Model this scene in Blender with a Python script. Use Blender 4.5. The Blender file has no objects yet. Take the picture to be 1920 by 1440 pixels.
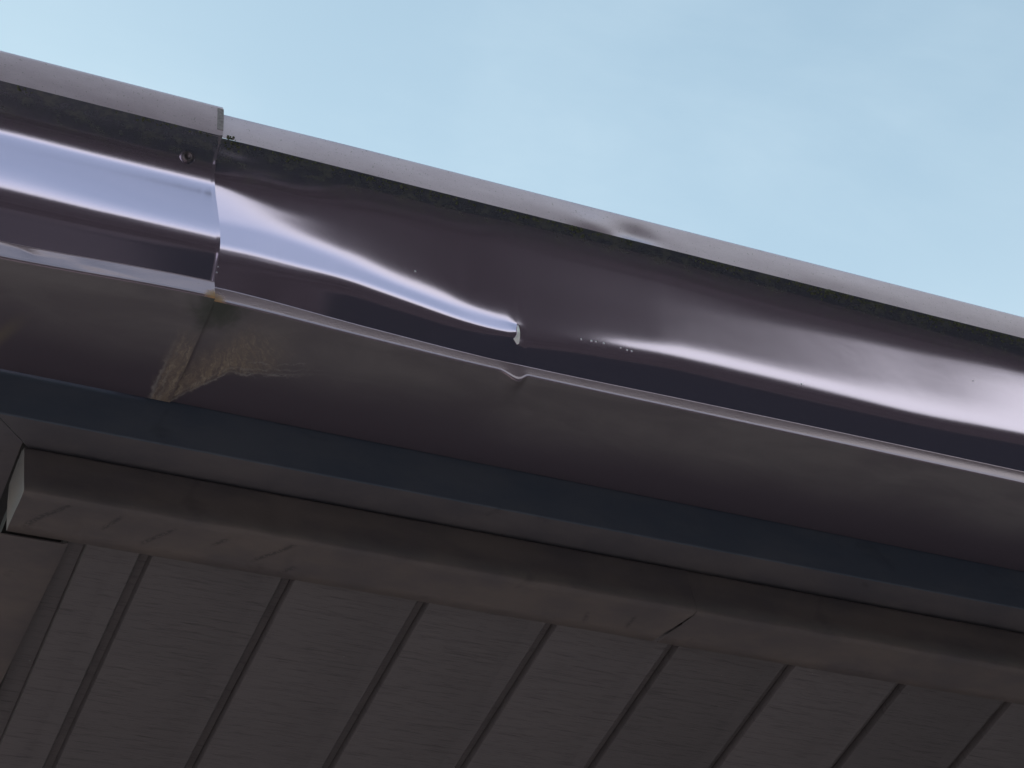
import bpy, bmesh, math, random
from mathutils import Vector, Matrix, noise
random.seed(7)
R = math.radians
scene = bpy.context.scene
COL = scene.collection

# ------------------------------------------------------------------ camera
CAMZ = 1.55
cam_d = bpy.data.cameras.new('camera'); cam = bpy.data.objects.new('camera', cam_d)
COL.objects.link(cam); scene.camera = cam
cam_d.sensor_width = 36.0; cam_d.lens = 36.0 * 4107.0 / 1920.0
cam_d.clip_start = 0.02; cam_d.clip_end = 3000.0
EL, YAW, ROLL = R(46.0633), R(33.7492), R(-13.4915)
_v = Vector((math.sin(YAW) * math.cos(EL), math.cos(YAW) * math.cos(EL), math.sin(EL)))
_r = _v.cross(Vector((0, 0, 1))).normalized(); _u = _r.cross(_v)
_r2 = math.cos(ROLL) * _r + math.sin(ROLL) * _u
_u2 = -math.sin(ROLL) * _r + math.cos(ROLL) * _u
cam.matrix_world = Matrix((( _r2.x, _u2.x, -_v.x, 0), (_r2.y, _u2.y, -_v.y, 0),
                           (_r2.z, _u2.z, -_v.z, CAMZ), (0, 0, 0, 1)))

# ------------------------------------------------------------------ light
SUN_EL, SUN_AZ = R(29), R(-10)          # azimuth from +Y towards +X: behind the house
sun_dir = Vector((math.sin(SUN_AZ) * math.cos(SUN_EL), math.cos(SUN_AZ) * math.cos(SUN_EL), math.sin(SUN_EL)))
sd = bpy.data.lights.new('sun', 'SUN'); sd.energy = 2.3; sd.angle = R(0.53); sd.color = (1, .95, .88)
so = bpy.data.objects.new('sun', sd); COL.objects.link(so)
so.rotation_euler = sun_dir.to_track_quat('Z', 'Y').to_euler(); so.location = sun_dir * 30

vs = scene.view_settings
vs.view_transform = 'Standard'; vs.look = 'None'; vs.gamma = 1.0; vs.use_curve_mapping = False
vs.exposure = 1.2


# ------------------------------------------------------------------ node helper
class NT:
    def __init__(s, tree): s.t = tree; s.n = tree.nodes; s.l = tree.links
    def node(s, typ, **kw):
        n = s.n.new(typ)
        for k, v in kw.items(): setattr(n, k, v)
        return n
    def m(s, op, a, b=None, c=None, clamp=False):
        n = s.node('ShaderNodeMath', operation=op); n.use_clamp = clamp
        for i, x in enumerate((a, b, c)):
            if x is None: continue
            x = x.s if isinstance(x, E) else x
            if isinstance(x, (int, float)): n.inputs[i].default_value = x
            else: s.l.new(x, n.inputs[i])
        return E(s, n.outputs[0])
    def noise(s, vec, scale, detail=3.0, rough=.55, dist=0.0):
        n = s.node('ShaderNodeTexNoise'); n.inputs['Scale'].default_value = scale
        n.inputs['Detail'].default_value = detail; n.inputs['Roughness'].default_value = rough
        n.inputs['Distortion'].default_value = dist
        if vec is not None: s.l.new(vec, n.inputs['Vector'])
        return E(s, n.outputs['Fac'])
    def scale(s, vec, v, off=(0, 0, 0)):
        n = s.node('ShaderNodeMapping'); n.inputs['Scale'].default_value = v
        n.inputs['Location'].default_value = off
        s.l.new(vec, n.inputs['Vector']); return n.outputs[0]
    def mix(s, f, a, b):
        n = s.node('ShaderNodeMix', data_type='RGBA')
        for i, x in ((0, f), (6, a), (7, b)):
            x = x.s if isinstance(x, E) else x
            if isinstance(x, (int, float)): n.inputs[i].default_value = x
            elif isinstance(x, tuple): n.inputs[i].default_value = (*x, 1) if len(x) == 3 else x
            else: s.l.new(x, n.inputs[i])
        return n.outputs[2]
    def sep(s, vec):
        n = s.node('ShaderNodeSeparateXYZ'); s.l.new(vec, n.inputs[0])
        return [E(s, o) for o in n.outputs]


class E:
    def __init__(s, nt, sock): s.nt = nt; s.s = sock
    def __add__(s, o): return s.nt.m('ADD', s, o)
    __radd__ = __add__
    def __sub__(s, o): return s.nt.m('SUBTRACT', s, o)
    def __rsub__(s, o): return s.nt.m('SUBTRACT', o, s)
    def __mul__(s, o): return s.nt.m('MULTIPLY', s, o)
    __rmul__ = __mul__
    def __truediv__(s, o): return s.nt.m('DIVIDE', s, o)
    def abs(s): return s.nt.m('ABSOLUTE', s)
    def min(s, o): return s.nt.m('MINIMUM', s, o)
    def max(s, o): return s.nt.m('MAXIMUM', s, o)
    def pow(s, o): return s.nt.m('POWER', s, o)
    def step(s, a, b):
        """smooth 0..1 as the value goes from a to b (a may exceed b)"""
        n = s.nt.node('ShaderNodeMapRange', interpolation_type='SMOOTHSTEP')
        s.nt.l.new(s.s, n.inputs[0])
        if a <= b: v = (a, b, 0, 1)
        else: v = (b, a, 1, 0)
        for i in range(4): n.inputs[i + 1].default_value = v[i]
        return E(s.nt, n.outputs[0])
    def peak(s, c, w):
        """1 at c, falling to 0 at c +- w"""
        return (s - c).abs().step(w, 0)


# ------------------------------------------------------------------ world
world = bpy.data.worlds.new('World'); scene.world = world; world.use_nodes = True
wn = NT(world.node_tree); wn.n.clear()
sky = wn.node('ShaderNodeTexSky', sky_type='NISHITA'); sky.sun_disc = False
sky.sun_elevation = SUN_EL; sky.sun_rotation = SUN_AZ
sky.air_density = 1.0; sky.dust_density = 1.2; sky.ozone_density = 1.0
tc = wn.node('ShaderNodeTexCoord')
dx, dy, dz = wn.sep(tc.outputs['Generated'])
zc = dz.max(0.08)
cmb = wn.node('ShaderNodeCombineXYZ')
for i, e in enumerate((dx / zc, dy / zc)): wn.l.new(e.s, cmb.inputs[i])
n1 = wn.noise(wn.scale(cmb.outputs[0], (1, 1, 1), (-2.3, 1.1, 0)), 1.7, 5, .55, .6)
n2 = wn.noise(wn.scale(cmb.outputs[0], (1.0, 2.2, 1), (3.1, .7, 0)), 4.5, 5, .6, .3)
cloud = (n1 * .72 + n2 * .28).step(.40, .76) * .26 + .22
haze = dz.step(.80, .46) * .72
fac = wn.m('ADD', cloud, haze, clamp=True)
tint = wn.node('ShaderNodeMix', data_type='RGBA', blend_type='MULTIPLY'); tint.inputs[0].default_value = 1.0
wn.l.new(sky.outputs[0], tint.inputs[6]); tint.inputs[7].default_value = (1.08, 1.25, 1.07, 1)
col = wn.mix(fac, tint.outputs[2], (4.4, 5.2, 5.55))
col = wn.mix(dz.step(.66, .50) * .75, col, (4.8, 5.35, 4.85))
bg = wn.node('ShaderNodeBackground'); bg.inputs['Strength'].default_value = 0.086
wo = wn.node('ShaderNodeOutputWorld')
wn.l.new(col, bg.inputs[0]); wn.l.new(bg.outputs[0], wo.inputs[0])


# ------------------------------------------------------------------ materials
def newmat(name):
    m = bpy.data.materials.new(name); m.use_nodes = True
    nt = NT(m.node_tree); nt.n.clear()
    b = nt.node('ShaderNodeBsdfPrincipled'); o = nt.node('ShaderNodeOutputMaterial')
    nt.l.new(b.outputs[0], o.inputs[0])
    tcn = nt.node('ShaderNodeTexCoord')
    return m, nt, b, tcn.outputs['Object']


def setin(nt, b, name, x):
    x = x.s if isinstance(x, E) else x
    if isinstance(x, (int, float)): b.inputs[name].default_value = x
    elif isinstance(x, tuple): b.inputs[name].default_value = (*x, 1)
    else: nt.l.new(x, b.inputs[name])


def bump(nt, b, h, dist, strength=1.0):
    n = nt.node('ShaderNodeBump'); n.inputs['Distance'].default_value = dist
    n.inputs['Strength'].default_value = strength
    nt.l.new(h.s, n.inputs['Height']); nt.l.new(n.outputs[0], b.inputs['Normal'])


PAINT = (0.78, 0.645, 0.81)
DIRT = (0.205, 0.183, 0.186)


def mat_face():
    m, nt, b, P = newmat('gloss_brown_paint')
    x, y, z = nt.sep(P)
    fine = nt.noise(P, 900, 2); mid = nt.noise(nt.scale(P, (18, 60, 60)), 1, 4)
    grime_shade = nt.noise(nt.scale(P, (120, 200, 200)), 1, 5, .7)
    # green-black grime below the lip, toned to carry the recess shade too
    g = (z + grime_shade * .016 + (fine - .5) * .006).step(.090, .111) * .8
    smear = nt.noise(nt.scale(P, (90, 25, 25), (4, 2, 7)), 1, 5, .65).step(.45, .75)
    dust = nt.noise(P, 420, 3, .7)  .step(.68, .76) * .18
    c = nt.mix(dust, PAINT, (.42, .40, .41))
    setin(nt, b, 'Base Color', c)
    setin(nt, b, 'Metallic', .98)
    setin(nt, b, 'Roughness', mid * .03 + fine * .01 + smear * .006 + .122 + dust * .05)
    gb = nt.node('ShaderNodeBsdfPrincipled')
    setin(nt, gb, 'Base Color', nt.mix(grime_shade.step(.45, .65), (.068, .078, .092), (.115, .122, .112)))
    setin(nt, gb, 'Roughness', .6); gb.inputs['Specular IOR Level'].default_value = .25
    mx = nt.node('ShaderNodeMixShader'); nt.l.new(g.s, mx.inputs[0])
    nt.l.new(b.outputs[0], mx.inputs[1]); nt.l.new(gb.outputs[0], mx.inputs[2])
    out = [n for n in nt.n if n.bl_idname == 'ShaderNodeOutputMaterial'][0]
    nt.l.new(mx.outputs[0], out.inputs[0])
    bump(nt, b, nt.noise(P, 70, 2), .00006, .25)
    return m


def mat_lip():
    m, nt, b, P = newmat('weathered_skylit_lip_paint')
    x, y, z = nt.sep(P)
    n = nt.noise(nt.scale(P, (40, 40, 120)), 1, 5, .6); s = nt.noise(P, 700, 3, .7)
    w = (n * .6 + s * .4).step(.30, .72)
    c = nt.mix(w, (.68, .565, .655), (.82, .70, .79))  # weathered paint, paled to carry the sky light on the lip
    c = nt.mix(s.step(.58, .72) * .6, c, (.20, .17, .17))
    setin(nt, b, 'Base Color', c); setin(nt, b, 'Metallic', .5)
    setin(nt, b, 'Roughness', n * .10 + .27)
    bump(nt, b, s, .00006, .4)
    return m


def mat_strip():
    m, nt, b, P = newmat('drip_edge_paint')
    n = nt.noise(nt.scale(P, (60, 200, 200)), 1, 4); s = nt.noise(P, 800, 3, .7)
    c = nt.mix(s.step(.6, .75) * .45, (.43, .335, .385), (.24, .20, .21))
    x, y, z = nt.sep(P)
    # rust at the bottom corner of the joint
    d = ((x - .0005).pow(2) + (z + .0005).pow(2) * 1.6).pow(.5) + (s - .5) * .007 + (n - .5) * .004
    rust = d.step(.0085, .003)
    c = nt.mix(rust, c, (.50, .30, .15))
    setin(nt, b, 'Base Color', c); setin(nt, b, 'Metallic', (1 - rust) * .66)
    setin(nt, b, 'Roughness', n * .08 + .15 + rust * .3)
    bump(nt, b, s, .00008, .5)
    return m


def mat_base():
    """underside of the gutter: clean purple paint at the back, dust film towards the front, rusty fan at the joint"""
    m, nt, b, P = newmat('stained_gutter_underside')
    x, y, z = nt.sep(P)
    wob = nt.noise(nt.scale(P, (7, 9, 1)), 1, 2, .45); fine = nt.noise(P, 520, 4, .65)
    med = nt.noise(P, 95, 5, .6, .6)
    film = (y + (wob - .5) * .055 - x * .012 + (med - .5) * .005).step(.098, .052) * .85
    film = film * (nt.noise(nt.scale(P, (16, 45, 1), (3, 1, 0)), 1, 4, .6, .9).step(.30, .70) * .45 + .62)
    c = nt.mix(film, (.090, .072, .090), DIRT)
    # rusty run-off beside the joint: flow lines that open towards the back, tail to the right
    warp = (med - .5) * .018 + (fine - .5) * .005
    tailx = (x - .022).max(0.0)
    yb = .1155 - x.min(.0235) * 1.20 - tailx * .16 - tailx * tailx * 1.4
    er = yb - y + warp * .55                                     # > 0 inside, right of the seam
    el = x + .0125 + (y - .075).max(0.0) * -.02 + warp * .45       # > 0 inside, left of the seam
    rgt = x.step(-.0003, .0004)
    e = el * (1 - rgt) + er * rgt
    fade_r = er.step(.045, .004) * x.step(.062, .022)
    fade_l = y.step(.056, .088)
    inside = e.step(-.0030, .0050)
    body = inside * (fade_l * (1 - rgt) + fade_r * rgt)
    rad = nt.node('ShaderNodeCombineXYZ')
    nt.l.new(((x + warp * .6) / (y - .022).max(.012) * 26).s, rad.inputs[0]); nt.l.new((y * 55 + x * 40).s, rad.inputs[1])
    flow = nt.noise(rad.outputs[0], 1.0, 6, .72, .7).step(.36, .64)
    flow2 = nt.noise(P, 210, 5, .7, .8)
    fan = body * (flow * .6 + flow2 * .6)
    lines = (e.peak(.0006, .0016) + e.peak(.0045, .0010) * .7) * (fade_l * (1 - rgt) + x.step(.085, .045) * rgt)
    far = (y - (.0815 - (x - .035) * .25) + warp * .8).abs().peak(.0042, .0009) * x.step(.030, .036) * x.step(.066, .058)
    c = nt.mix(fan * .95, c, (.31, .24, .175))
    c = nt.mix(body * flow.pow(2.5) * flow2.step(.42, .62) * .7, c, (.42, .36, .29))
    c = nt.mix(nt.m('MULTIPLY', lines + far * .8, med.step(.30, .66) * .5, clamp=True), c, (.40, .38, .36))
    # green algae beside the joint near the front edge
    alg = (((x - .004).pow(2) + (y - .044).pow(2)).pow(.5) + (med - .5) * .02).step(.020, .004) * .7
    c = nt.mix(alg, c, (.028, .042, .024))
    # old run mark on the left length
    run = ((x + .098) - (y - .09) * -.45 + (wob - .5) * .02).peak(0, .007) * y.step(.07, .095) * y.step(.118, .10)
    c = nt.mix(run * .5, c, (.20, .165, .11))
    setin(nt, b, 'Base Color', c)
    setin(nt, b, 'Metallic', 0.0)
    setin(nt, b, 'Roughness', film * .25 + fine * .1 + .33)
    b.inputs['Specular IOR Level'].default_value = .55
    bump(nt, b, fine * (fan * 2 + .2) + wob * .2, .0003, .5)
    return m


SCUFFS = [(.0272, .003, .0059, .0292), (.0849, .0093, .0702, .0271), (.153, .003, .1331, .0255), (.0543, .0064, .047, .021),
          (.3384, .0181, .3414, .029), (.3694, .0146, .3685, .0275), (.1147, .0082, .1073, .0179), (.1604, .0232, .1511, .0322)]


def mat_trim(name, c0, c1, rough=.5, scuffs=()):
    m, nt, b, P = newmat(name)
    n = nt.noise(nt.scale(P, (12, 25, 25)), 1, 5, .62); f = nt.noise(P, 600, 3, .65)
    rub = nt.noise(nt.scale(P, (26, 34, 34), (2, 5, 1)), 1, 4, .55, .8)
    c = nt.mix(n.step(.35, .65), c0, c1)
    c = nt.mix(rub.step(.60, .72) * .45, c, tuple(v * .55 for v in c0))
    c = nt.mix(f.step(.70, .76) * .35, c, (.22, .2, .19))
    dent = None
    x, y, z = nt.sep(P)
    for (xa, ya, xb, yb) in scuffs:                        # rubbed creases across the flange
        L_ = math.hypot(xb - xa, yb - ya); ux, uy = (xb - xa) / L_, (yb - ya) / L_
        t_ = (x - xa) * ux + (y - ya) * uy; q_ = (x - xa) * -uy + (y - ya) * ux + (n - .5) * .006
        k_ = q_.peak(0, .0026) * t_.step(-.002, .004) * t_.step(L_ + .002, L_ - .004) * f.step(.35, .55)
        dent = k_ if dent is None else dent.max(k_)
    if dent is not None: c = nt.mix(dent * .6, c, (.030, .028, .032))
    setin(nt, b, 'Base Color', c); setin(nt, b, 'Roughness', n * .2 + rough - .1)
    b.inputs['Specular IOR Level'].default_value = .4
    bump(nt, b, n * .6 + f * .4, .0004, .5)
    return m


def mat_soffit():
    """dark brown soffit board with a grain pressed in, running along the eave"""
    m, nt, b, P = newmat('wood_grain_soffit')
    ob = nt.node('ShaderNodeObjectInfo')
    off = nt.node('ShaderNodeVectorMath', operation='SCALE'); off.inputs[0].default_value = (3.1, 7.7, 0)
    nt.l.new(ob.outputs['Random'], off.inputs['Scale'])
    ad = nt.node('ShaderNodeVectorMath', operation='ADD')
    nt.l.new(P, ad.inputs[0]); nt.l.new(off.outputs[0], ad.inputs[1])
    Q = ad.outputs[0]
    g1 = nt.noise(nt.scale(Q, (24, 420, 20)), 1, 5, .7, .35)
    g2 = nt.noise(nt.scale(Q, (70, 900, 20)), 1, 3, .6)
    broad = nt.noise(nt.scale(Q, (9, 14, 9)), 1, 3)
    grain = (g1.step(.50, .72) * .55 + g2.step(.48, .75) * .45)
    c = nt.mix(broad, (.132, .118, .121), (.160, .140, .140))
    c = nt.mix(nt.m('MULTIPLY', grain, .75, clamp=True), c, (.058, .051, .053))
    hsv = nt.node('ShaderNodeHueSaturation'); nt.l.new(c, hsv.inputs['Color'])
    nt.l.new((E(nt, ob.outputs['Random']) * .26 + .87).s, hsv.inputs['Value']); c = hsv.outputs[0]
    spec = nt.noise(Q, 260, 1).step(.80, .83) * .5
    c = nt.mix(spec, c, (.3, .29, .28))
    setin(nt, b, 'Base Color', c); setin(nt, b, 'Roughness', g1 * .2 + .45)
    b.inputs['Specular IOR Level'].default_value = .35
    bump(nt, b, 1 - grain, .0006, .6)
    return m


def mat_plain(name, col, rough=.6, metallic=0.0, vary=.25, sc=200, spec=.5):
    m, nt, b, P = newmat(name)
    b.inputs['Specular IOR Level'].default_value = spec
    n = nt.noise(P, sc, 4, .6)
    c = nt.mix(n.step(.3, .7), tuple(v * (1 - vary) for v in col), tuple(min(1, v * (1 + vary)) for v in col))
    setin(nt, b, 'Base Color', c); setin(nt, b, 'Roughness', rough); setin(nt, b, 'Metallic', metallic)
    bump(nt, b, n, .3 / sc * .1, .4)
    return m


M = dict(face=mat_face(), lip=mat_lip(), strip=mat_strip(), base=mat_base(),
         fascia=mat_trim('shaded_fascia_paint', (.080, .095, .125), (.105, .115, .140), .42),  # face toned dark and blue to carry its shade and haze
         trim=mat_trim('soffit_trim_paint', (.118, .100, .102), (.168, .136, .124), .46),
         trim_scuffed=mat_trim('scuffed_trim_paint', (.118, .100, .102), (.168, .136, .124), .46, SCUFFS),
         lit_flange=mat_trim('lit_fascia_paint', (.110, .101, .112), (.145, .128, .132), .45),  # same fascia cover, paled to carry bounce light from below
         soffit=mat_soffit(), cut=mat_plain('dark_cut_edge', (.03, .028, .03), .8, 0, .4, 500, .1),  # near-black matte tone for the cut sheet rim
         screw=mat_plain('painted_screw_head', (.16, .14, .15), .3, .6),
         bare=mat_plain('bare_metal_glint', (.88, .88, .86), .35, .25, .06),
         moss=mat_plain('moss', (.085, .098, .055), .9, 0, .5, 900),
         lichen=mat_plain('lichen', (.16, .17, .12), .9, 0, .4, 900),
         chip=mat_plain('bare_metal_fleck', (.8, .8, .82), .35, .3, .1),
         web=mat_plain('dust_fleck', (.5, .5, .5), .8, 0, .2),
         wall=mat_plain('added_wall_render', (.74, .67, .65), .8, 0, .05, 30),
         added_roof=mat_plain('added_roof_sheet', (.05, .045, .045), .5, 0, .2, 20),
         paving=mat_plain('added_paving', (.52, .45, .44), .85, 0, .12, 12),
         asphalt=mat_plain('added_asphalt', (.33, .33, .37), .85, 0, .2, 30),
         grass=mat_plain('unseen_lawn', (.045, .043, .047), .9, 0, .35, 8, .1),
         added_hedge=mat_plain('added_hedge_leaf', (.020, .019, .022), .9, 0, .4, 6, .08))


# ------------------------------------------------------------------ object helpers
def obj(name, verts, faces, mat, parent=None, smooth=True, sharp=None, solid=None, rim=False):
    me = bpy.data.meshes.new(name); me.from_pydata([tuple(v) for v in verts], [], faces); me.update()
    if mat is not None: me.materials.append(mat)
    if smooth:
        me.polygons.foreach_set('use_smooth', [True] * len(me.polygons))
        if sharp: me.set_sharp_from_angle(angle=R(sharp))
    o = bpy.data.objects.new(name, me); COL.objects.link(o)
    if parent: o.parent = parent
    if solid:
        md = o.modifiers.new('sheet', 'SOLIDIFY'); md.thickness = abs(solid); md.offset = -1 if solid > 0 else 1
        md.use_even_offset = False
        es = o.modifiers.new('split', 'EDGE_SPLIT'); es.split_angle = R(45)
        if rim: me.materials.append(M['cut']); md.material_offset_rim = 1
    return o


def thing(name, label, cat, loc=(0, 0, 0), group=None):
    o = bpy.data.objects.new(name, None); COL.objects.link(o); o.location = loc
    o.empty_display_size = .05
    o['label'] = label; o['category'] = cat
    if group: o['group'] = group
    return o


def struct(o): o['kind'] = 'structure'; return o


def grid(cols):
    """cols: list of equal-length point lists -> verts, faces"""
    n = len(cols[0]); V = [p for c in cols for p in c]; F = []
    for i in range(len(cols) - 1):
        for j in range(n - 1):
            a = i * n + j; F.append((a, a + 1, a + n + 1, a + n))
    return V, F


def extrude_x(prof, x0, x1, nx=1, ends=True):
    cols = [[(x0 + (x1 - x0) * i / nx, p[0], p[1]) for p in prof] for i in range(nx + 1)]
    V, F = grid(cols)
    if ends:
        n = len(prof); F.append(tuple(range(n - 1, -1, -1))); F.append(tuple(nx * n + j for j in range(n)))
    return V, F


def box(x0, x1, y0, y1, z0, z1):
    V = [(x, y, z) for x in (x0, x1) for y in (y0, y1) for z in (z0, z1)]
    F = [(0, 1, 3, 2), (4, 6, 7, 5), (0, 4, 5, 1), (2, 3, 7, 6), (0, 2, 6, 4), (1, 5, 7, 3)]
    return V, F


def lerp_knots(K, x):
    if x <= K[0][0]: return K[0][1]
    for (a, va), (b, vb) in zip(K, K[1:]):
        if x <= b:
            t = (x - a) / (b - a) if b > a else 1
            t = t * t * (3 - 2 * t) if False else t
            if isinstance(va, (list, tuple)):
                return [u + (w - u) * t for u, w in zip(va, vb)]
            return va + (vb - va) * t
    return K[-1][1]


def sm(x, a, b):
    t = min(1, max(0, (x - a) / (b - a))); return t * t * (3 - 2 * t)


# ================================================================== SETTING
unseen_ground = obj('unseen_ground', [(-400, -400, 0), (400, -400, 0), (400, 400, 0), (-400, 400, 0)], [(0, 1, 2, 3)], M['grass'], smooth=False)  # unseen plane added for bounce light and reflections
struct(unseen_ground)
V, F = box(-30, 12, -.35, 1.37, 0, .004); struct(obj('added_path', V, F, M['paving'], smooth=False))  # added paving, bounces light up to the eave
V, F = box(-30, -.45, -14, -.352, 0, .004); struct(obj('added_driveway', V, F, M['asphalt'], smooth=False))  # added drive, bounces sunlight in from the left
V, F = box(.215, 9, 1.36, 7.5, 0.0, CAMZ + .845); struct(obj('added_house_wall', V, F, M['wall'], smooth=False))  # added pale unseen wall, bounces skylight onto the soffit
# added unseen roofing rising from the eave, steep to shade the garden
zr = CAMZ + 1.030; sl = math.tan(R(51))
prof = [(.792, zr), (.792, zr + .02), (4.4, zr + .02 + 3.608 * sl), (8.0, zr + .02), (8.0, zr), (4.4, zr + 3.608 * sl)]
V, F = extrude_x(prof, .215, 9); struct(obj('added_roof', V, F + [], M['added_roof'], smooth=False))

# added unseen leafy mass behind the camera, darkens the gutter's reflections
HH = 8.5
cols = []
for i in range(141):
    X = -28 + i * .5
    col_ = []
    for j in range(41):
        a = j / 40
        if a < .42: yy, zz = -9.0, a / .42 * HH
        elif a < .58: yy, zz = -9.0 - (a - .42) / .16 * 1.6, HH
        else: yy, zz = -10.6, (1 - a) / .42 * HH
        p = Vector((X, yy, zz))
        nn = noise.fractal(p * .9, .8, 2.2, 5)
        k = .0 if zz < .02 else 1.0
        col_.append((X + k * .25 * noise.noise(p * 2.1), yy + k * nn * .35, max(0, zz + k * .45 * noise.fractal(p * .7 + Vector((9, 3, 1)), .8, 2.2, 5))))
    cols.append(col_)
V, F = grid(cols)
h = obj('added_hedge', V, F, M['added_hedge'], smooth=False)
h['kind'] = 'stuff'; h['label'] = 'unseen leafy mass added to darken the reflections in the gutter paint'; h['category'] = 'added_hedge'

# ================================================================== GUTTER
# metric frame of the gutter: x from the seam, y inwards from the lip, d = drop below the lip top
PX, PY, PZ = .29728, .66357, CAMZ + 1.01676
GH = .123
GLOC = (PX, PY, PZ - GH)                # local z = GH - drop
LEFT_GROUP = 'brown gutter lengths'


def integrate(knots, d0, d1, n, y0, y1=None, free=None):
    """profile y(d) from slope knots (d, dy/dd); closure applied in the window free=(a,b)"""
    ds = [d0 + (d1 - d0) * i / n for i in range(n + 1)]
    g = [lerp_knots(knots, d) for d in ds]
    for _ in range(2):                                     # soften
        g = [g[0]] + [(g[i - 1] + 2 * g[i] + g[i + 1]) / 4 for i in range(1, n)] + [g[n]]
    st = (d1 - d0) / n
    tot = sum((g[i] + g[i + 1]) / 2 * st for i in range(n))
    if y1 is not None:                                     # close the profile by scaling the steep parts
        w = [gi * sm(gi, .17, .32) for gi in g]
        W = sum((w[i] + w[i + 1]) / 2 * st for i in range(n))
        k = (y1 - y0 - tot) / W
        g = [gi + k * wi for gi, wi in zip(g, w)]
    y = [y0]
    for i in range(n): y.append(y[-1] + (g[i] + g[i + 1]) / 2 * st)
    return list(zip(y, ds))


NROW = 110


# ---- left length ------------------------------------------------------------
KL = [(21, 2.5), (25.5, 2.4), (27, 1.8), (30, .9), (35, .48), (39, .34), (42, .17), (45, .06), (52, -.04), (62, -.05),
      (78, .0), (84, .055), (88, .12), (92, .26), (97, .66), (103, 1.35), (108, 1.4), (110.4, 1.2)]


def left_sag(x):      # the bottom edge hangs further back away from the joint (mm)
    return 4.6 * sm(-x, .0, .125)


def left_col(x):
    pr = integrate(KL, 21.0, 110.4, NROW, 5.3, 37.2)
    s = left_sag(x)
    wv = .25 * noise.noise(Vector((x * 22, 3.3, 0)))
    out = []
    for y, d in pr:
        f = max(0, (d - 45) / 65) ** 1.4
        out.append((y + s * f + wv * math.sin(math.pi * (d - 21) / 89.4) - .45 * sm(x, -.0022, 0), d))
    return out


# ---- right length: slope knots change along x, crushed in around x = .182 ----
# 9 knots per station: (drop, slope)
def dd(d): return d - 1.0 - 5.0 * max(0, d - 21) / 91.0
A_ = [
    (-.012, [(27, 3.0), (34, 1.05), (42, .18), (50, .14), (68, .11), (75, .04), (90, .045), (94, .15), (98, .31), (106, .62)]),
    (.003, [(27, 3.0), (34, 1.05), (42, .18), (50, .14), (68, .11), (75, .04), (90, .045), (94, .15), (98, .31), (106, .62)]),
    (.024, [(27, 2.7), (36, .85), (50, .20), (59, .16), (69, .11), (75, .04), (90.5, .04), (94.5, .15), (98.5, .36), (106, .80)]),
    (.048, [(27, 1.9), (42, .48), (62, .215), (68, .165), (73, .11), (78, .035), (91.5, .03), (96, .15), (100, .38), (107, .90)]),
    (.071, [(27, 1.0), (45, .38), (65, .25), (74, .175), (79, .11), (84.5, .03), (93.5, .025), (97.5, .14), (101, .35), (108, .92)]),
    (.103, [(27, .75), (45, .35), (72, .28), (83.5, .175), (87.5, .10), (91.5, .02), (97, .02), (100.3, .15), (104, .36), (110, .85)]),
    (.145, [(27, .60), (45, .33), (78, .29), (90, .17), (93.5, .09), (96.8, .015), (102, .01), (105, .15), (108, .36), (112, .75)]),
    (.168, [(27, .55), (45, .31), (82, .28), (94, .17), (97.5, .09), (100, .03), (106, .03), (109, .16), (111, .5), (114, 1.1)]),
    (.1795, [(27, .52), (45, .30), (86, .27), (96.5, .16), (100, .09), (102, .05), (108, .05), (110.5, .22), (112, .8), (115, 1.3)]),
]
B_ = [
    (.1815, [(27, .52), (45, .30), (60, .285), (75, .28), (88, .275), (95, .27), (100, .27), (106, .29), (110, .42), (115, .8)]),
    (.215, [(27, .55), (45, .31), (60, .29), (75, .285), (88, .265), (96, .235), (100, .225), (104, .28), (108, .50), (114, 1.0)]),
    (.256, [(27, .60), (45, .33), (60, .30), (75, .285), (87, .255), (94, .185), (97.5, .150), (101, .215), (107, .60), (113, 1.15)]),
    (.285, [(27, .65), (45, .35), (60, .30), (74, .28), (84, .250), (90, .198), (95, .145), (99.5, .205), (105, .62), (112, 1.2)]),
    (.371, [(27, .85), (42, .42), (54, .295), (68, .255), (80, .232), (87.5, .195), (94, .142), (99.0, .20), (105, .70), (112, 1.25)]),
    (.448, [(27, 1.0), (40, .43), (51, .265), (62, .232), (76, .212), (86, .182), (94.5, .138), (100, .195), (105.5, .75), (112, 1.3)]),
    (.532, [(27, 1.2), (38, .44), (47, .225), (58, .192), (74, .172), (85, .150), (92, .122), (98, .185), (103, .70), (110, 1.35)]),
    (.720, [(27, 1.6), (34, .50), (42, .18), (50, .09), (66, .02), (78, .01), (88, .045), (93, .15), (98, .45), (106, 1.3)]),
]
ST_TOP = [(-.02, (38.9, 113.0)), (.003, (38.9, 113.0)), (.09, (42.0, 114.4)), (.172, (44.2, 115.2)), (.21, (44.2, 115.0)),
          (.29, (43.8, 114.0)), (.37, (43.5, 113.3)), (.53, (43.2, 112.2)), (.8, (42.9, 112.0)), (3, (42.9, 112.0))]
ST_BOT = [(a, (b_[0] + .35, 123.0)) for a, b_ in ST_TOP]


def catmull(K, x):
    if x <= K[0][0]: return K[0][1]
    if x >= K[-1][0]: return K[-1][1]
    for i in range(len(K) - 1):
        if x <= K[i + 1][0]:
            break
    x0, x1 = K[i][0], K[i + 1][0]; t = (x - x0) / (x1 - x0)
    p1, p2 = K[i][1], K[i + 1][1]
    km, kp = K[max(i - 1, 0)], K[min(i + 2, len(K) - 1)]
    out = []
    for j in range(len(p1)):
        a, b_ = p1[j], p2[j]
        if isinstance(a, tuple): out.append(tuple(catv(km, K[i], K[i + 1], kp, t, j, q) for q in (0, 1)))
        else: out.append(catv(km, K[i], K[i + 1], kp, t, j, None))
    return out


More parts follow.
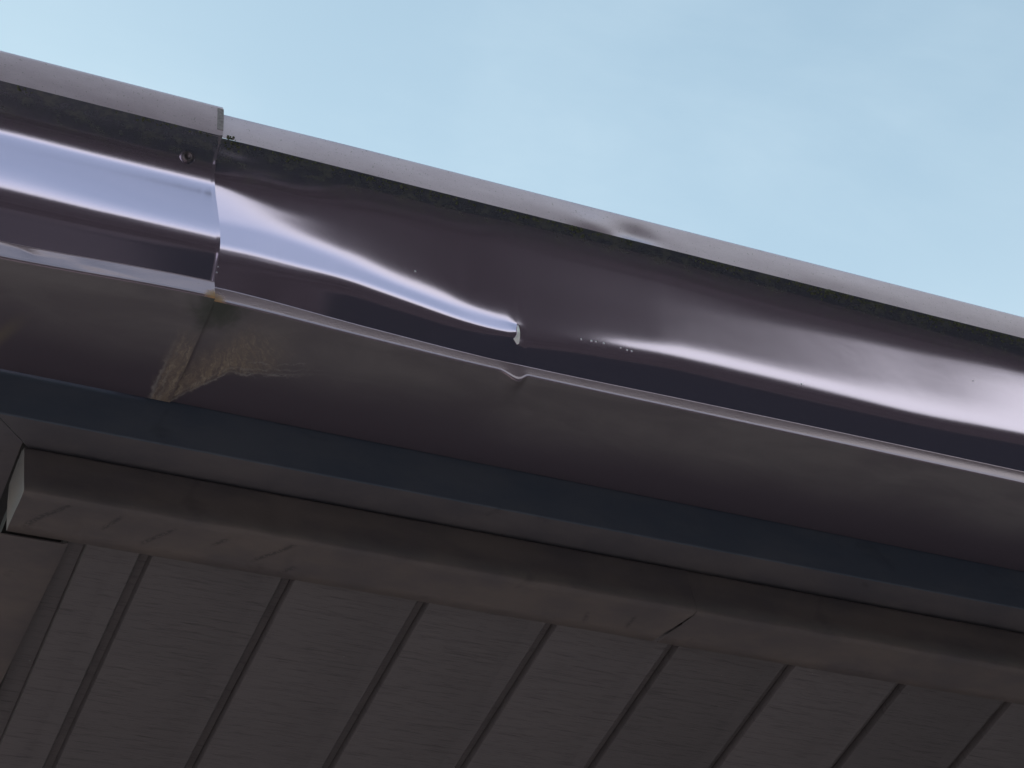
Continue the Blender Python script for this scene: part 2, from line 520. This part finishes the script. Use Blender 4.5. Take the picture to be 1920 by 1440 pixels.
def catv(km, k1, k2, kp, t, j, q):
    g = lambda k: k[1][j] if q is None else k[1][j][q]
    x0, x1, x2, x3 = km[0], k1[0], k2[0], kp[0]
    h_ = x2 - x1
    s = (g(k2) - g(k1)) / h_
    m1 = s if x1 == x0 else .5 * (s + (g(k1) - g(km)) / (x1 - x0))
    m2 = s if x3 == x2 else .5 * (s + (g(kp) - g(k2)) / (x3 - x2))
    if x1 != x0 and s * (g(k1) - g(km)) <= 0: m1 = 0
    if x3 != x2 and s * (g(kp) - g(k2)) <= 0: m2 = 0
    t2, t3 = t * t, t * t * t
    return (2 * t3 - 3 * t2 + 1) * g(k1) + (t3 - 2 * t2 + t) * h_ * m1 + (-2 * t3 + 3 * t2) * g(k2) + (t3 - t2) * h_ * m2


_lap = left_col(0)
def LAP(d): return lerp_knots([(q[1], q[0]) for q in _lap], d)
XCRACK = .1805
LB = (6.0, 21.5)         # foot of the lip, right length


def right_col(x, side=None):
    left_side = (x < XCRACK) if side is None else side < 0
    K = catmull(A_ if left_side else B_, x)
    ty, td = catmull(ST_TOP, x)
    kn = [(21.5, 2.3), (25, 2.2)] + [(dd(d), g) for d, g in K] + [(td, K[-1][1])]
    # near the crush the recess under the lip is pulled flat
    fl = math.exp(-((x - .2) / .16) ** 2)
    kn[0] = (21.5, 2.3 - .9 * fl); kn[1] = (25, 2.2 - 1.0 * fl)
    top_end = kn[4][0] if left_side else 60
    pr = integrate(kn, 21.5, td, NROW, LB[0], ty, (24, max(48, min(top_end, 80))))
    wv = .10 * noise.noise(Vector((x * 18, 8.1, 0)))
    out = [(y + wv * math.sin(math.pi * (d - 21.5) / (td - 21.5)), d) for y, d in pr]
    if x < .06:                                            # tucked inside the lapping length
        f = 1 - sm(x, .0, .04)
        out = [(y + f * max(sm(d, 22, 30), sm(-x, 0, .002)) * max(0, LAP(d) + .9 - y), d) for y, d in out]
    return out


def loc(x, y, d): return (x, y / 1000, GH - d / 1000)


def strip_pts(x, top, bot, slopes, nose=.8):
    """drip strip: slopes = function(u) of dy/dd bias in mm; closes on bot, then rolls under"""
    n = 26
    (ty, td), (by, bd) = top, bot
    g = [slopes(i / n) for i in range(n + 1)]
    st = (bd - nose - td) / n
    y = [0]
    for i in range(n): y.append(y[-1] + (g[i] + g[i + 1]) / 2 * st)
    corr = (by - ty) - y[-1]
    pts = [(ty + y[i] + corr * (i / n), td + st * i) for i in range(n + 1)]
    y0, d0 = pts[-1]
    for k in range(1, 8):
        a = k / 7 * math.pi / 2
        pts.append((y0 + nose * (1 - math.cos(a)), d0 + nose * math.sin(a)))
    return pts


def strip_right(x):
    ty, td = catmull(ST_TOP, x); by, bd = catmull(ST_BOT, x)
    # pinched notch under the crush
    nt_ = 0
    if .168 < x < .1812: nt_ = sm(x, .168, .1812) ** 1.3
    elif .1812 <= x < .1885: nt_ = 1 - sm(x, .1815, .1885)
    k = sm(x, .30, .55)
    bead = [(ty - .10, td + .02), (ty - .50, td + .16), (ty - .76, td + .40), (ty - .82, td + .65), (ty - .82, td + 1.35), (ty - .72, td + 1.6)]
    h_ = bd - td - 1.7 - .7
    def sl(u):
        g_ = .200 - .07 * k + (.10 * k + .02) * (1 - 2 * u)
        return g_ * (1 - sm(u, .80, .88))
    # shape by slope, no closure: the foot lands where the slopes carry it
    n = 30; st_ = h_ / n; y_ = ty - .70; body = [(y_, td + 1.7)]
    for i in range(n):
        y_ += (sl(i / n) + sl((i + 1) / n)) / 2 * st_; body.append((y_, td + 1.7 + st_ * (i + 1)))
    for q in range(1, 8):
        a = q / 7 * math.pi / 2; body.append((y_ + .7 * (1 - math.cos(a)), bd - .7 + .7 * math.sin(a)))
    body = [(y + 1.25 * nt_ * max(0, (d - td) / (bd - td)) ** 1.5, d + 4.2 * nt_ * max(0, (d - td) / (bd - td)) ** 1.5) for y, d in body]
    return bead + body


def strip_left(x):
    s = left_sag(x)
    top = (37.2 + s, 110.4); bot = (37.5 + s, 123.0)
    # crease wandering across the strip
    uc = lerp_knots([(-.2, .15), (-.105, .16), (-.095, .46), (-.08, .35), (-.072, .55), (-.055, .62), (-.03, .98), (0, 1.2)], x)
    grey = sm(x, -.135, -.095) * (1 - sm(x, -.082, -.062))
    lo = sm(x, -.100, -.088) * (1 - sm(x, -.075, -.05))
    def sl(u):
        f = sm(u, uc - .07, uc + .07)
        v = (.26 * grey + .02 * (1 - grey)) * (1 - f) + (.19 * lo + .075 * (1 - lo)) * f
        if u > .92: v -= .08
        return v + .03 * noise.noise(Vector((x * 60, u * 3, 1)))
    bead = [(top[0] - .05, top[1] + .05), (top[0] - .40, top[1] + .20), (top[0] - .55, top[1] + .5), (top[0] - .5, top[1] + .8)]
    return bead + strip_pts(x, (top[0] - .42, top[1] + 1.0), bot, sl, 1.0)


def lip_pts(x, top, bot, bulge):
    """rolled-over hem: back hem, round top, front face (bulge(v) in mm), rounded foot"""
    (ty, td), (by, bd) = top, bot
    pts = [(ty + 9.5, td + 9.0), (ty + 9.3, td + 2.2)]
    for k in range(7):
        a = k / 6 * math.pi / 2
        pts.append((ty + 9.3 - 1.6 * math.sin(a) - .4, td + 1.6 - 1.6 * math.sin(a) * .6 - .6 * (k / 6)))
    for k in range(6):
        a = k / 5 * math.pi / 2
        pts.append((ty + 1.2 - 1.2 * math.sin(a), td + 1.2 - 1.2 * math.cos(a)))
    n = 16
    for i in range(1, n + 1):
        v = i / n
        pts.append((ty + (by - ty) * v + bulge(v), td + 1.2 + (bd - td - 1.2) * v))
    return pts


def lip_left(x):
    w = .35 * noise.noise(Vector((x * 14, 1, 5)))
    return lip_pts(x, (0, 0), (5.3, 21.0), lambda v: -math.sin(math.pi * v) * (.22 + w * .6))


def lip_right(x):
    w = .2 * noise.noise(Vector((x * 11, 2, 5)))
    dent = math.exp(-((x - .262) / .012) ** 2); lift = math.exp(-((x - .232) / .012) ** 2)
    tz = 2.4 - .4 * sm(x, 0, .1)
    return lip_pts(x, (2.9 - .5 * sm(x, 0, .08), tz), LB,
                   lambda v: -math.sin(math.pi * v) * (.2 + w) + (dent * 1.1 - lift * .55) * math.sin(math.pi * v ** 2.2))


def base_right(x, by, bd):
    """underside panel from the roll of the drip strip to the fascia"""
    pts = []
    n = 46; y0 = by; y1 = 115.5
    for i in range(n + 1):
        u = i / n; y = y0 + (y1 - y0) * u
        d = 123.0 + (bd - 123.0) * math.exp(-u / .10)
        # buckle running back from the crush
        r = x - .190 - .55 * (y - 45) / 1000
        buck = .55 * math.exp(-(r / .0055) ** 2) * math.exp(-(u / .42) ** 4)
        broad = -1.0 * math.exp(-((x - .16 - .9 * (y - 45) / 1000) / .06) ** 2) * math.sin(math.pi * u) ** 2
        wavy = .35 * noise.noise(Vector((x * 9, u * 2.0, 4.4))) * math.sin(math.pi * u)
        pts.append((y, d + buck * sm(u, 0, .05) + broad + wavy))
    return pts


def xs_range(x0, x1, step): n = max(1, round((x1 - x0) / step)); return [x0 + (x1 - x0) * i / n for i in range(n + 1)]


# ---------------- right length
gr = thing('gutter', 'long dented brown metal gutter length with a crushed torn crease, right of the joint', 'gutter', GLOC, LEFT_GROUP)
XR = xs_range(-.014, .168, .0018) + xs_range(.169, .194, .0005) + xs_range(.196, .75, .0025) + xs_range(.78, 2.6, .05)
CR = [93.5, 107.5]    # drop range of the tear


def tear(d):          # 0..1 inside the tear
    return math.sin(math.pi * min(1, max(0, (d - CR[0]) / (CR[1] - CR[0]))))


def smooth_x(cols, sig=.0075):
    X_ = [c[0][0] for c in cols]; out = []
    for i, c in enumerate(cols):
        s_ = sig
        nb = [(j, math.exp(-.5 * ((X_[j] - X_[i]) / s_) ** 2)) for j in range(max(0, i - 60), min(len(cols), i + 61)) if abs(X_[j] - X_[i]) < 3 * s_]
        # weight by the local column spacing so that dense stretches do not dominate
        nb = [(j, w * (X_[min(j + 1, len(X_) - 1)] - X_[max(j - 1, 0)])) for j, w in nb]
        W_ = sum(w for _, w in nb)
        out.append([[p[0], sum(cols[j][k][1] * w for j, w in nb) / W_, p[2]] for k, p in enumerate(c)])
    return out


# the face left and right of the tear, one sheet welded above and below the slit
colsA = []
for x in [q for q in XR if q < XCRACK - .0004] + [XCRACK]:
    near = math.exp(-((XCRACK - x) / .0035) ** 2)
    colsA.append([[x, y - 1.6 * near * tear(d), d] for y, d in right_col(x, -1)])
colsA = smooth_x(colsA)
colsB = [[[x, y, d] for y, d in right_col(x, 1)] for x in [XCRACK] + [q for q in XR if q > XCRACK + .0004]]
colsB = smooth_x(colsB)
n_b = 14
ends = [(list(a), list(b_)) for a, b_ in zip(colsA[-1], colsB[0])]
for k in range(n_b):
    f = (1 - k / n_b); f = f * f * (3 - 2 * f)
    for j, (pa, pb) in enumerate(ends):
        t = tear(pa[2])
        for q in (1, 2):
            mid = (pa[q] + pb[q]) / 2
            colsA[-1 - k][j][q] += (mid - pa[q]) * f * (1 - t)
            colsB[k][j][q] += (mid - pb[q]) * f * (1 - t)
for j in range(len(ends)):
    t = tear(ends[j][0][2])
    colsA[-1][j][0] -= .00035 * t; colsB[0][j][0] += .00025 * t
colsA = [[loc(*p) for p in c] for c in colsA]; colsB = [[loc(*p) for p in c] for c in colsB]
VA, FA = grid(colsA); VB, FB = grid(colsB)
nrow = len(colsB[0]); la = len(VA) - nrow
offs = len(VA)
weld = {j: la + j for j in range(nrow) if tear(ends[j][0][2]) < 1e-6}
obj('front_face', VA + VB, FA + [tuple(weld.get(i, i + offs) for i in f) for f in FB], M['face'], gr, solid=.0006, rim=True)

lipc = [[loc(x, y, d) for y, d in lip_right(x)] for x in XR]
V, F = grid(lipc); obj('top_lip', V, F, M['lip'], gr, sharp=50)
strc = [[loc(x, y, d) for y, d in strip_right(x)] for x in XR]
V, F = grid(strc); obj('drip_edge', V, F, M['strip'], gr)
basec = []
for x in XR:
    yb, db = strip_right(x)[-1]
    basec.append([loc(x, y, d) for y, d in base_right(x, yb, db)])
V, F = grid(basec); obj('underside', V, F, M['base'], gr, solid=.0006)
V, F = grid([[(x, .1156, .001), (x, .1156, .110)] for x in (-.03, 2.6)]); obj('back_panel', V, F, M['lip'], gr, solid=.0006)
# bare metal lip of the tear, whitened to carry its glint
tv = []
for k in range(9):
    d = CR[0] + 3 + (CR[1] - CR[0] - 3) * k / 8
    w = (.0003, .0006, .0009, .0011, .0010, .0012, .0022, .0034, .0006)[k]
    c = min(colsA[-1], key=lambda p: abs((GH - p[2]) * 1000 - d))
    tv.append([(c[0] - w * 1.0, c[1] - .0003, c[2] + .0002), (c[0] - w * .4, c[1] - .0009, c[2] + .0001), (c[0] + .0001, c[1] - .0012, c[2] - .0002)])
V, F = grid(tv); te = obj('torn_edge', V, F, M['bare'], gr, solid=.0003)
te['label'] = 'bare metal edge of the tear with its white glint painted in'

# ---------------- left length
gl = thing('gutter', 'brown gutter length overlapping the joint from the left, screw in its recess', 'gutter', GLOC, LEFT_GROUP)
XL = xs_range(-.215, -.003, .0015) + xs_range(-.0026, 0, .0004)
def end_lift(x): return 0.0
V, F = grid([[loc(x, y, d) for y, d in left_col(x)] for x in XL]); obj('front_face', V, F, M['face'], gl, solid=.0006, rim=True)
V, F = grid([[loc(x, y, d) for y, d in lip_left(x)] for x in XL]); obj('top_lip', V, F, M['lip'], gl, sharp=50)
V, F = grid([[loc(x, y, d) for y, d in strip_left(x)] for x in XL]); obj('drip_edge', V, F, M['strip'], gl, solid=.0006, rim=True)
bc = []
for x in XL:
    yb, db = strip_left(x)[-1]
    e = .9 * sm(x, -.02, 0)
    bc.append([loc(x, yb + (115.4 - yb) * i / 30, db + 1.1 * sm(i / 30, 0, .12) + .5 * e * math.sin(math.pi * i / 30)
               + .3 * noise.noise(Vector((x * 10, i * .07, 1)))) for i in range(31)])
V, F = grid(bc); obj('underside', V, F, M['base'], gl, solid=.0008)
V, F = grid([[(x, .1170, .001), (x, .1170, .110)] for x in (-.215, -.097)]); obj('back_panel', V, F, M['lip'], gl, solid=.0006)
ec = [(0, .123)] + [(p[0] / 1000, GH - p[1] / 1000) for p in left_col(-.215)] + [(p[0] / 1000, GH - p[1] / 1000) for p in strip_left(-.215)] + [(.116, 0), (.116, .115)]
obj('end_cap', [(-.2152, a, b_) for a, b_ in ec], [tuple(range(len(ec)))], M['face'], gl, smooth=False, solid=.0008)
# lap strip left showing at the end of the lip
lp = [p for p in lip_left(-.002)][15:]
V, F = grid([[loc(x, y - .25, d) for y, d in lp[0:13]] for x in (-.0032, .0004)]); obj('sealant_band', V, F, mat_plain('grey_sealant', (.40, .37, .39), .6, 0, .2, 700), gl, solid=.0003)

# screw in the recess
lc = left_col(-.0165)
k = min(range(len(lc)), key=lambda i: abs(lc[i][1] - 30.2))
p0 = Vector(loc(-.0165, *lc[k])); tg = Vector(loc(-.0165, *lc[k + 2])) - Vector(loc(-.0165, *lc[k - 2]))
nrm = Vector((1, 0, 0)).cross(tg).normalized()
if nrm.y > 0: nrm = -nrm
rot = nrm.to_track_quat('Z', 'Y').to_matrix()
def lathe(prof, seg=24, star=None):
    cols = []
    for s_ in range(seg + 1):
        a = 2 * math.pi * s_ / seg
        cols.append([tuple(p0 + rot @ Vector((r * math.cos(a), r * math.sin(a), h_))) for r, h_ in prof])
    return grid(cols)
V, F = lathe([(0, .0006), (.0014, .0006), (.0016, .0018), (.0024, .0023), (.0031, .0017), (.0033, .0006), (.0033, -.0006)])
sc = obj('screw', V, F, M['screw'], gl)
V, F = lathe([(.0028, .0003), (.0040, .0004), (.0046, .0000), (.0046, -.0008)]); obj('washer', V, F, M['face'], sc)

# small flecks of bare metal on the face right of the tear
def face_point(x, d):
    c = right_col(x, 1 if x > XCRACK else -1); y, dd_ = min(c, key=lambda q: abs(q[1] - d)); return Vector(loc(x, y - .05, dd_))
def fleck(c, r, mat, parent, el=1.0):
    bm = bmesh.new(); bmesh.ops.create_icosphere(bm, subdivisions=1, radius=r)
    for v in bm.verts: v.co = Vector((v.co.x, v.co.y * .5, v.co.z * el)) * random.uniform(.75, 1.2)
    me = bpy.data.meshes.new('paint_chip'); bm.to_mesh(me); bm.free(); me.materials.append(mat)
    o = bpy.data.objects.new('paint_chip', me); COL.objects.link(o); o.parent = parent; o.location = c; return o
for x, d, r, el in [(.221, 95.6, .00035, 2.2), (.2275, 95.4, .0005, 1.3), (.2305, 95.4, .0005, 1), (.2355, 95.2, .00045, 1.2), (.2465, 96.2, .0004, 1),
                    (.2505, 96.8, .00045, 1), (.2535, 96.6, .0005, 1), (.3705, 92.5, .0005, 1.2), (.119, 71.5, .00045, 1.3), (.506, 57, .0004, 1)]:
    fleck(face_point(x, d), r * 1.5, M['chip'], gr, el)

for x, d, r, el in [(.0008, 47, .0005, 1.6), (.0012, 49.5, .0006, 1.1), (.0010, 96, .0004, 2.0), (.0016, 101, .0005, 1), (.0012, 105, .0005, 1.4)]:
    fleck(face_point(x, d), r, M['chip'], gr, el)

# moss along the foot of the lip
mv, mf, ml = [], [], []
def clump(c, r):
    bm = bmesh.new(); bmesh.ops.create_icosphere(bm, subdivisions=1, radius=r)
    o_ = len(mv)
    for v in bm.verts: mv.append(c + v.co * random.uniform(.55, 1.35))
    for f in bm.faces: mf.append(tuple(o_ + v.index for v in f.verts))
    bm.free()
for i in range(2600):
    x = random.uniform(-.115, 1.0)
    dens = noise.noise(Vector((x * 16, 4, 9))) * .8 + noise.noise(Vector((x * 60, 2, 3))) * .5
    lim = .05 if x > .06 else .25
    if x < 0: lim = .3
    if dens < lim - random.random() * .35: continue
    if x > 0: d = 21.9 + abs(random.gauss(0, 1.0)) * (1 + .8 * max(0, dens)); y = LB[0] + (d - 21.5) * 1.7
    else: d = 21.2 + abs(random.gauss(0, .7)); y = 5.3 + (d - 21) * 2.2
    clump(Vector(loc(x, y, d)), random.uniform(.0003, .0010) * (1.4 if dens > .35 else .9))
for i in range(26):
    clump(Vector(loc(.003 + abs(random.gauss(0, .0025)), 5.4 + random.uniform(-.4, .6), 20.6 + random.uniform(-1.4, 1.4))), random.uniform(.0003, .0008))
ms = obj('moss', [v + Vector(GLOC) for v in mv], mf, M['moss'], smooth=False)
ms['kind'] = 'stuff'; ms['label'] = 'dark green moss line growing under the top lip of the gutter'; ms['category'] = 'moss'

# ================================================================== EAVE
def W(z): return z + CAMZ
FY, FZ = .7805, .860
# fascia cover, front run: face and bottom flange mitred at the house corner
fa = thing('fascia_cover', 'dark brown fascia cover running below and behind the gutter', 'fascia', (.2, FY, W(FZ)))
fw = .0330
nx = 60
cols = [[(x, 0, .172), (x, 0, .0009), (x, .0003, .0003), (x, .0009, 0)] for x in [0 + 2.6 * i / nx for i in range(nx + 1)]]
V, F = grid(cols); obj('face', V, F, M['fascia'], fa, solid=.0008, sharp=40)
cols = []
for i in range(161):
    x = 2.6 * i / 160
    wv = .0004 * noise.noise(Vector((x * 8, 0, 0)))
    c = []
    for j in range(7):
        y = .0009 + (fw - .0009) * j / 6
        xm = max(x, 0) if i else y * 1.18
        c.append((xm if x < .03 and i == 0 else x, y, wv * j / 6))
    cols.append(c)
# clip the first columns to the mitre
for i, c in enumerate(cols):
    for j, p in enumerate(c):
        if p[0] < p[1] * 1.18 + .0003: c[j] = (p[1] * 1.18 + .0003, p[1], p[2])
V, F = grid(cols); obj('bottom_flange', V, F, M['lit_flange'], fa, solid=.0008, smooth=False)

fs = thing('fascia_cover', 'short end of brown fascia cover mitred at the house corner, at the left edge', 'fascia', (.2, FY, W(FZ)))
V, F = grid([[(0, y, .172), (0, y, 0.0)] for y in (.001, 3.0)]); obj('face', V, F, M['fascia'], fs, solid=.0008, smooth=False)
cols = []
for j in range(9):
    xx = .0008 + (.0203 - .0008) * j / 8
    cols.append([(xx, max(xx / 1.18 + .0004, y), 0) for y in (0, .03, .2, .6, 3.0)])
V, F = grid(cols); obj('bottom_flange', V, F, M['lit_flange'], fs, solid=.0008, smooth=False)

# soffit trim: curved front, bottom flange that carries the soffit boards
TP = [(.0040, .0309), (.0034, .0290), (.0000, .0286), (-.0004, .0270), (.0001, .0180), (.0003, .0080), (.0002, .0000), (.0004, -.0024), (.0012, -.0033), (.0050, -.0034),
      (.0100, -.0030), (.0180, -.0018), (.0270, -.0008), (.0352, .0000), (.0354, .0010)]
def trim(name, label, x0, x1, cut0, cut1, ends=False, z=0.0, seed=0):
    t = thing(name, label, 'soffit trim', (x0, .7995, W(.829) + z), 'soffit trim lengths')
    n = int((x1 - x0) / .0025) if x1 - x0 < .8 else 400
    cols = []
    for i in range(n + 1):
        x = (x1 - x0) * i / n
        c = []
        for k, (y, zz) in enumerate(TP):
            fl = min(1, max(0, (y - .003) / .03)) if k > 8 else 0
            sh = cut0 * fl * max(0, 1 - x / .05) + cut1 * fl * max(0, 1 - (x1 - x0 - x) / .05)
            p = Vector((x * 30 + seed, y * 60, zz * 40))
            dn = .00055 * noise.noise(p) + .0005 * noise.noise(p * Vector((2.2, 1, 1)).x)
            ridge = 0
            if k > 10:
                for rx, ry0, amp in ((.030, .9, .0009), (.052, .75, .0007), (.082, .5, .001), (.17, .3, .0012), (.205, .6, .0007)):
                    q = (x + seed * .01) - rx + (y - .015) * 1.9
                    ridge += amp * math.exp(-(q / .0022) ** 2) * math.exp(-((y - .016) / .009) ** 2)
            c.append((x + sh, y + (dn if 2 < k < 11 else 0), zz + (dn * 1.0 if 0 < fl < .95 else 0) + ridge))
        cols.append(c)
    a = [[c[i] for i in range(0, 10)] for c in cols]; b_ = [[c[i] for i in range(9, len(TP))] for c in cols]
    V, F = grid(a); obj('curved_front', V, F, M['trim'], t)
    V, F = grid(b_); obj('bottom_flange', V, F, M['trim_scuffed' if ends else 'trim'], t)
    if ends:
        e = TP[:]; V = [(.0002, y, zz) for y, zz in e[:-1]] + [(.0002, .0330, .0200), (.0002, .0300, .0300)]
        ms_ = len(V)
        obj('folded_end', V, [tuple(range(ms_))], M['trim'], t, smooth=False, solid=.0008)
    return t
trim('soffit_trim', 'scuffed brown soffit trim with folded open end, left of the black butt joint', .2221, .6250, 0, -.012, True, seed=1)
trim('soffit_trim', 'scuffed brown soffit trim right of the black butt joint, above the boards', .6251, 2.6, -.0088, 0, z=-.0003, seed=7)

# trim of the side eave: flat flange running back from the corner
st = thing('soffit_trim', 'flat brown trim strip running back along the side eave, at the left edge', 'soffit trim', (.2215, .8368, W(.829)), 'soffit trim lengths')
cols = []
for i in range(41):
    y = 2.0 * (i / 40) ** 1.6
    cols.append([(-.012, y, .004), (-.0115, y, .0006), (-.010, y, 0), (.012, y, .0002), (.031 - .06 * y * (y < .2) * .6 - (.0072 if y >= .2 else 0), y, .0004), (.0335 - .036 * min(y, .2), y, .0012), (.0338 - .036 * min(y, .2), y, .0085)])
V, F = grid(cols); obj('bottom_flange', V, F, M['trim'], st, solid=.0009, sharp=40)

# soffit boards
so_ = bpy.data.objects.new('soffit', None); COL.objects.link(so_); so_.location = (.268, .826, W(.837))
so_['label'] = 'dark brown wood-grain soffit of boards parted by straight grooves'; so_['category'] = 'soffit'
pitch, G0 = .0832, .3020
def board_mesh(w, gap=.0064):
    # cross-section in x: flat face, shallow bead beside the groove, groove floor passing under the next board
    P_ = [(0, .0062), (0, .0010), (.0003, .0003), (.0010, 0), (w - gap - .0125, 0), (w - gap - .0120, .0001), (w - gap - .0105, .0002), (w - gap - .0014, .0002), (w - gap - .0006, .0008),
          (w - gap, .0016), (w - gap + .0006, .0055), (w - gap + .0012, .0062), (w - .0002, .0062)]
    V, F = grid([[(x, y, z) for x, z in P_] for y in (0, .25, .9)])
    me = bpy.data.meshes.new('board'); me.from_pydata(V, [], [tuple(reversed(f)) for f in F]); me.update(); me.materials.append(M['soffit'])
    me.polygons.foreach_set('use_smooth', [True] * len(me.polygons)); me.set_sharp_from_angle(angle=R(35))
    return me
m_full = board_mesh(pitch)
xs = [(.268, .0342 + .0030)] + [(G0 + .0030 + i * pitch, pitch) for i in range(26)]
for x, w in xs:
    o = bpy.data.objects.new('board', m_full if w == pitch else board_mesh(w)); COL.objects.link(o)
    o.parent = so_; o.location = (x - .268, 0, random.uniform(-.0002, .0002))
V, F = box(-.0125, -.0004, .0125, .9, .0034, .0054)
obj('channel', V, F, M['soffit'], so_, smooth=False)
# added backing so that no light falls into the eave through the gaps
V, F = box(.2235, 2.7, .8180, 1.36, W(.8450), W(.852)); struct(obj('added_eave_backing', V, F, M['added_roof'], smooth=False))
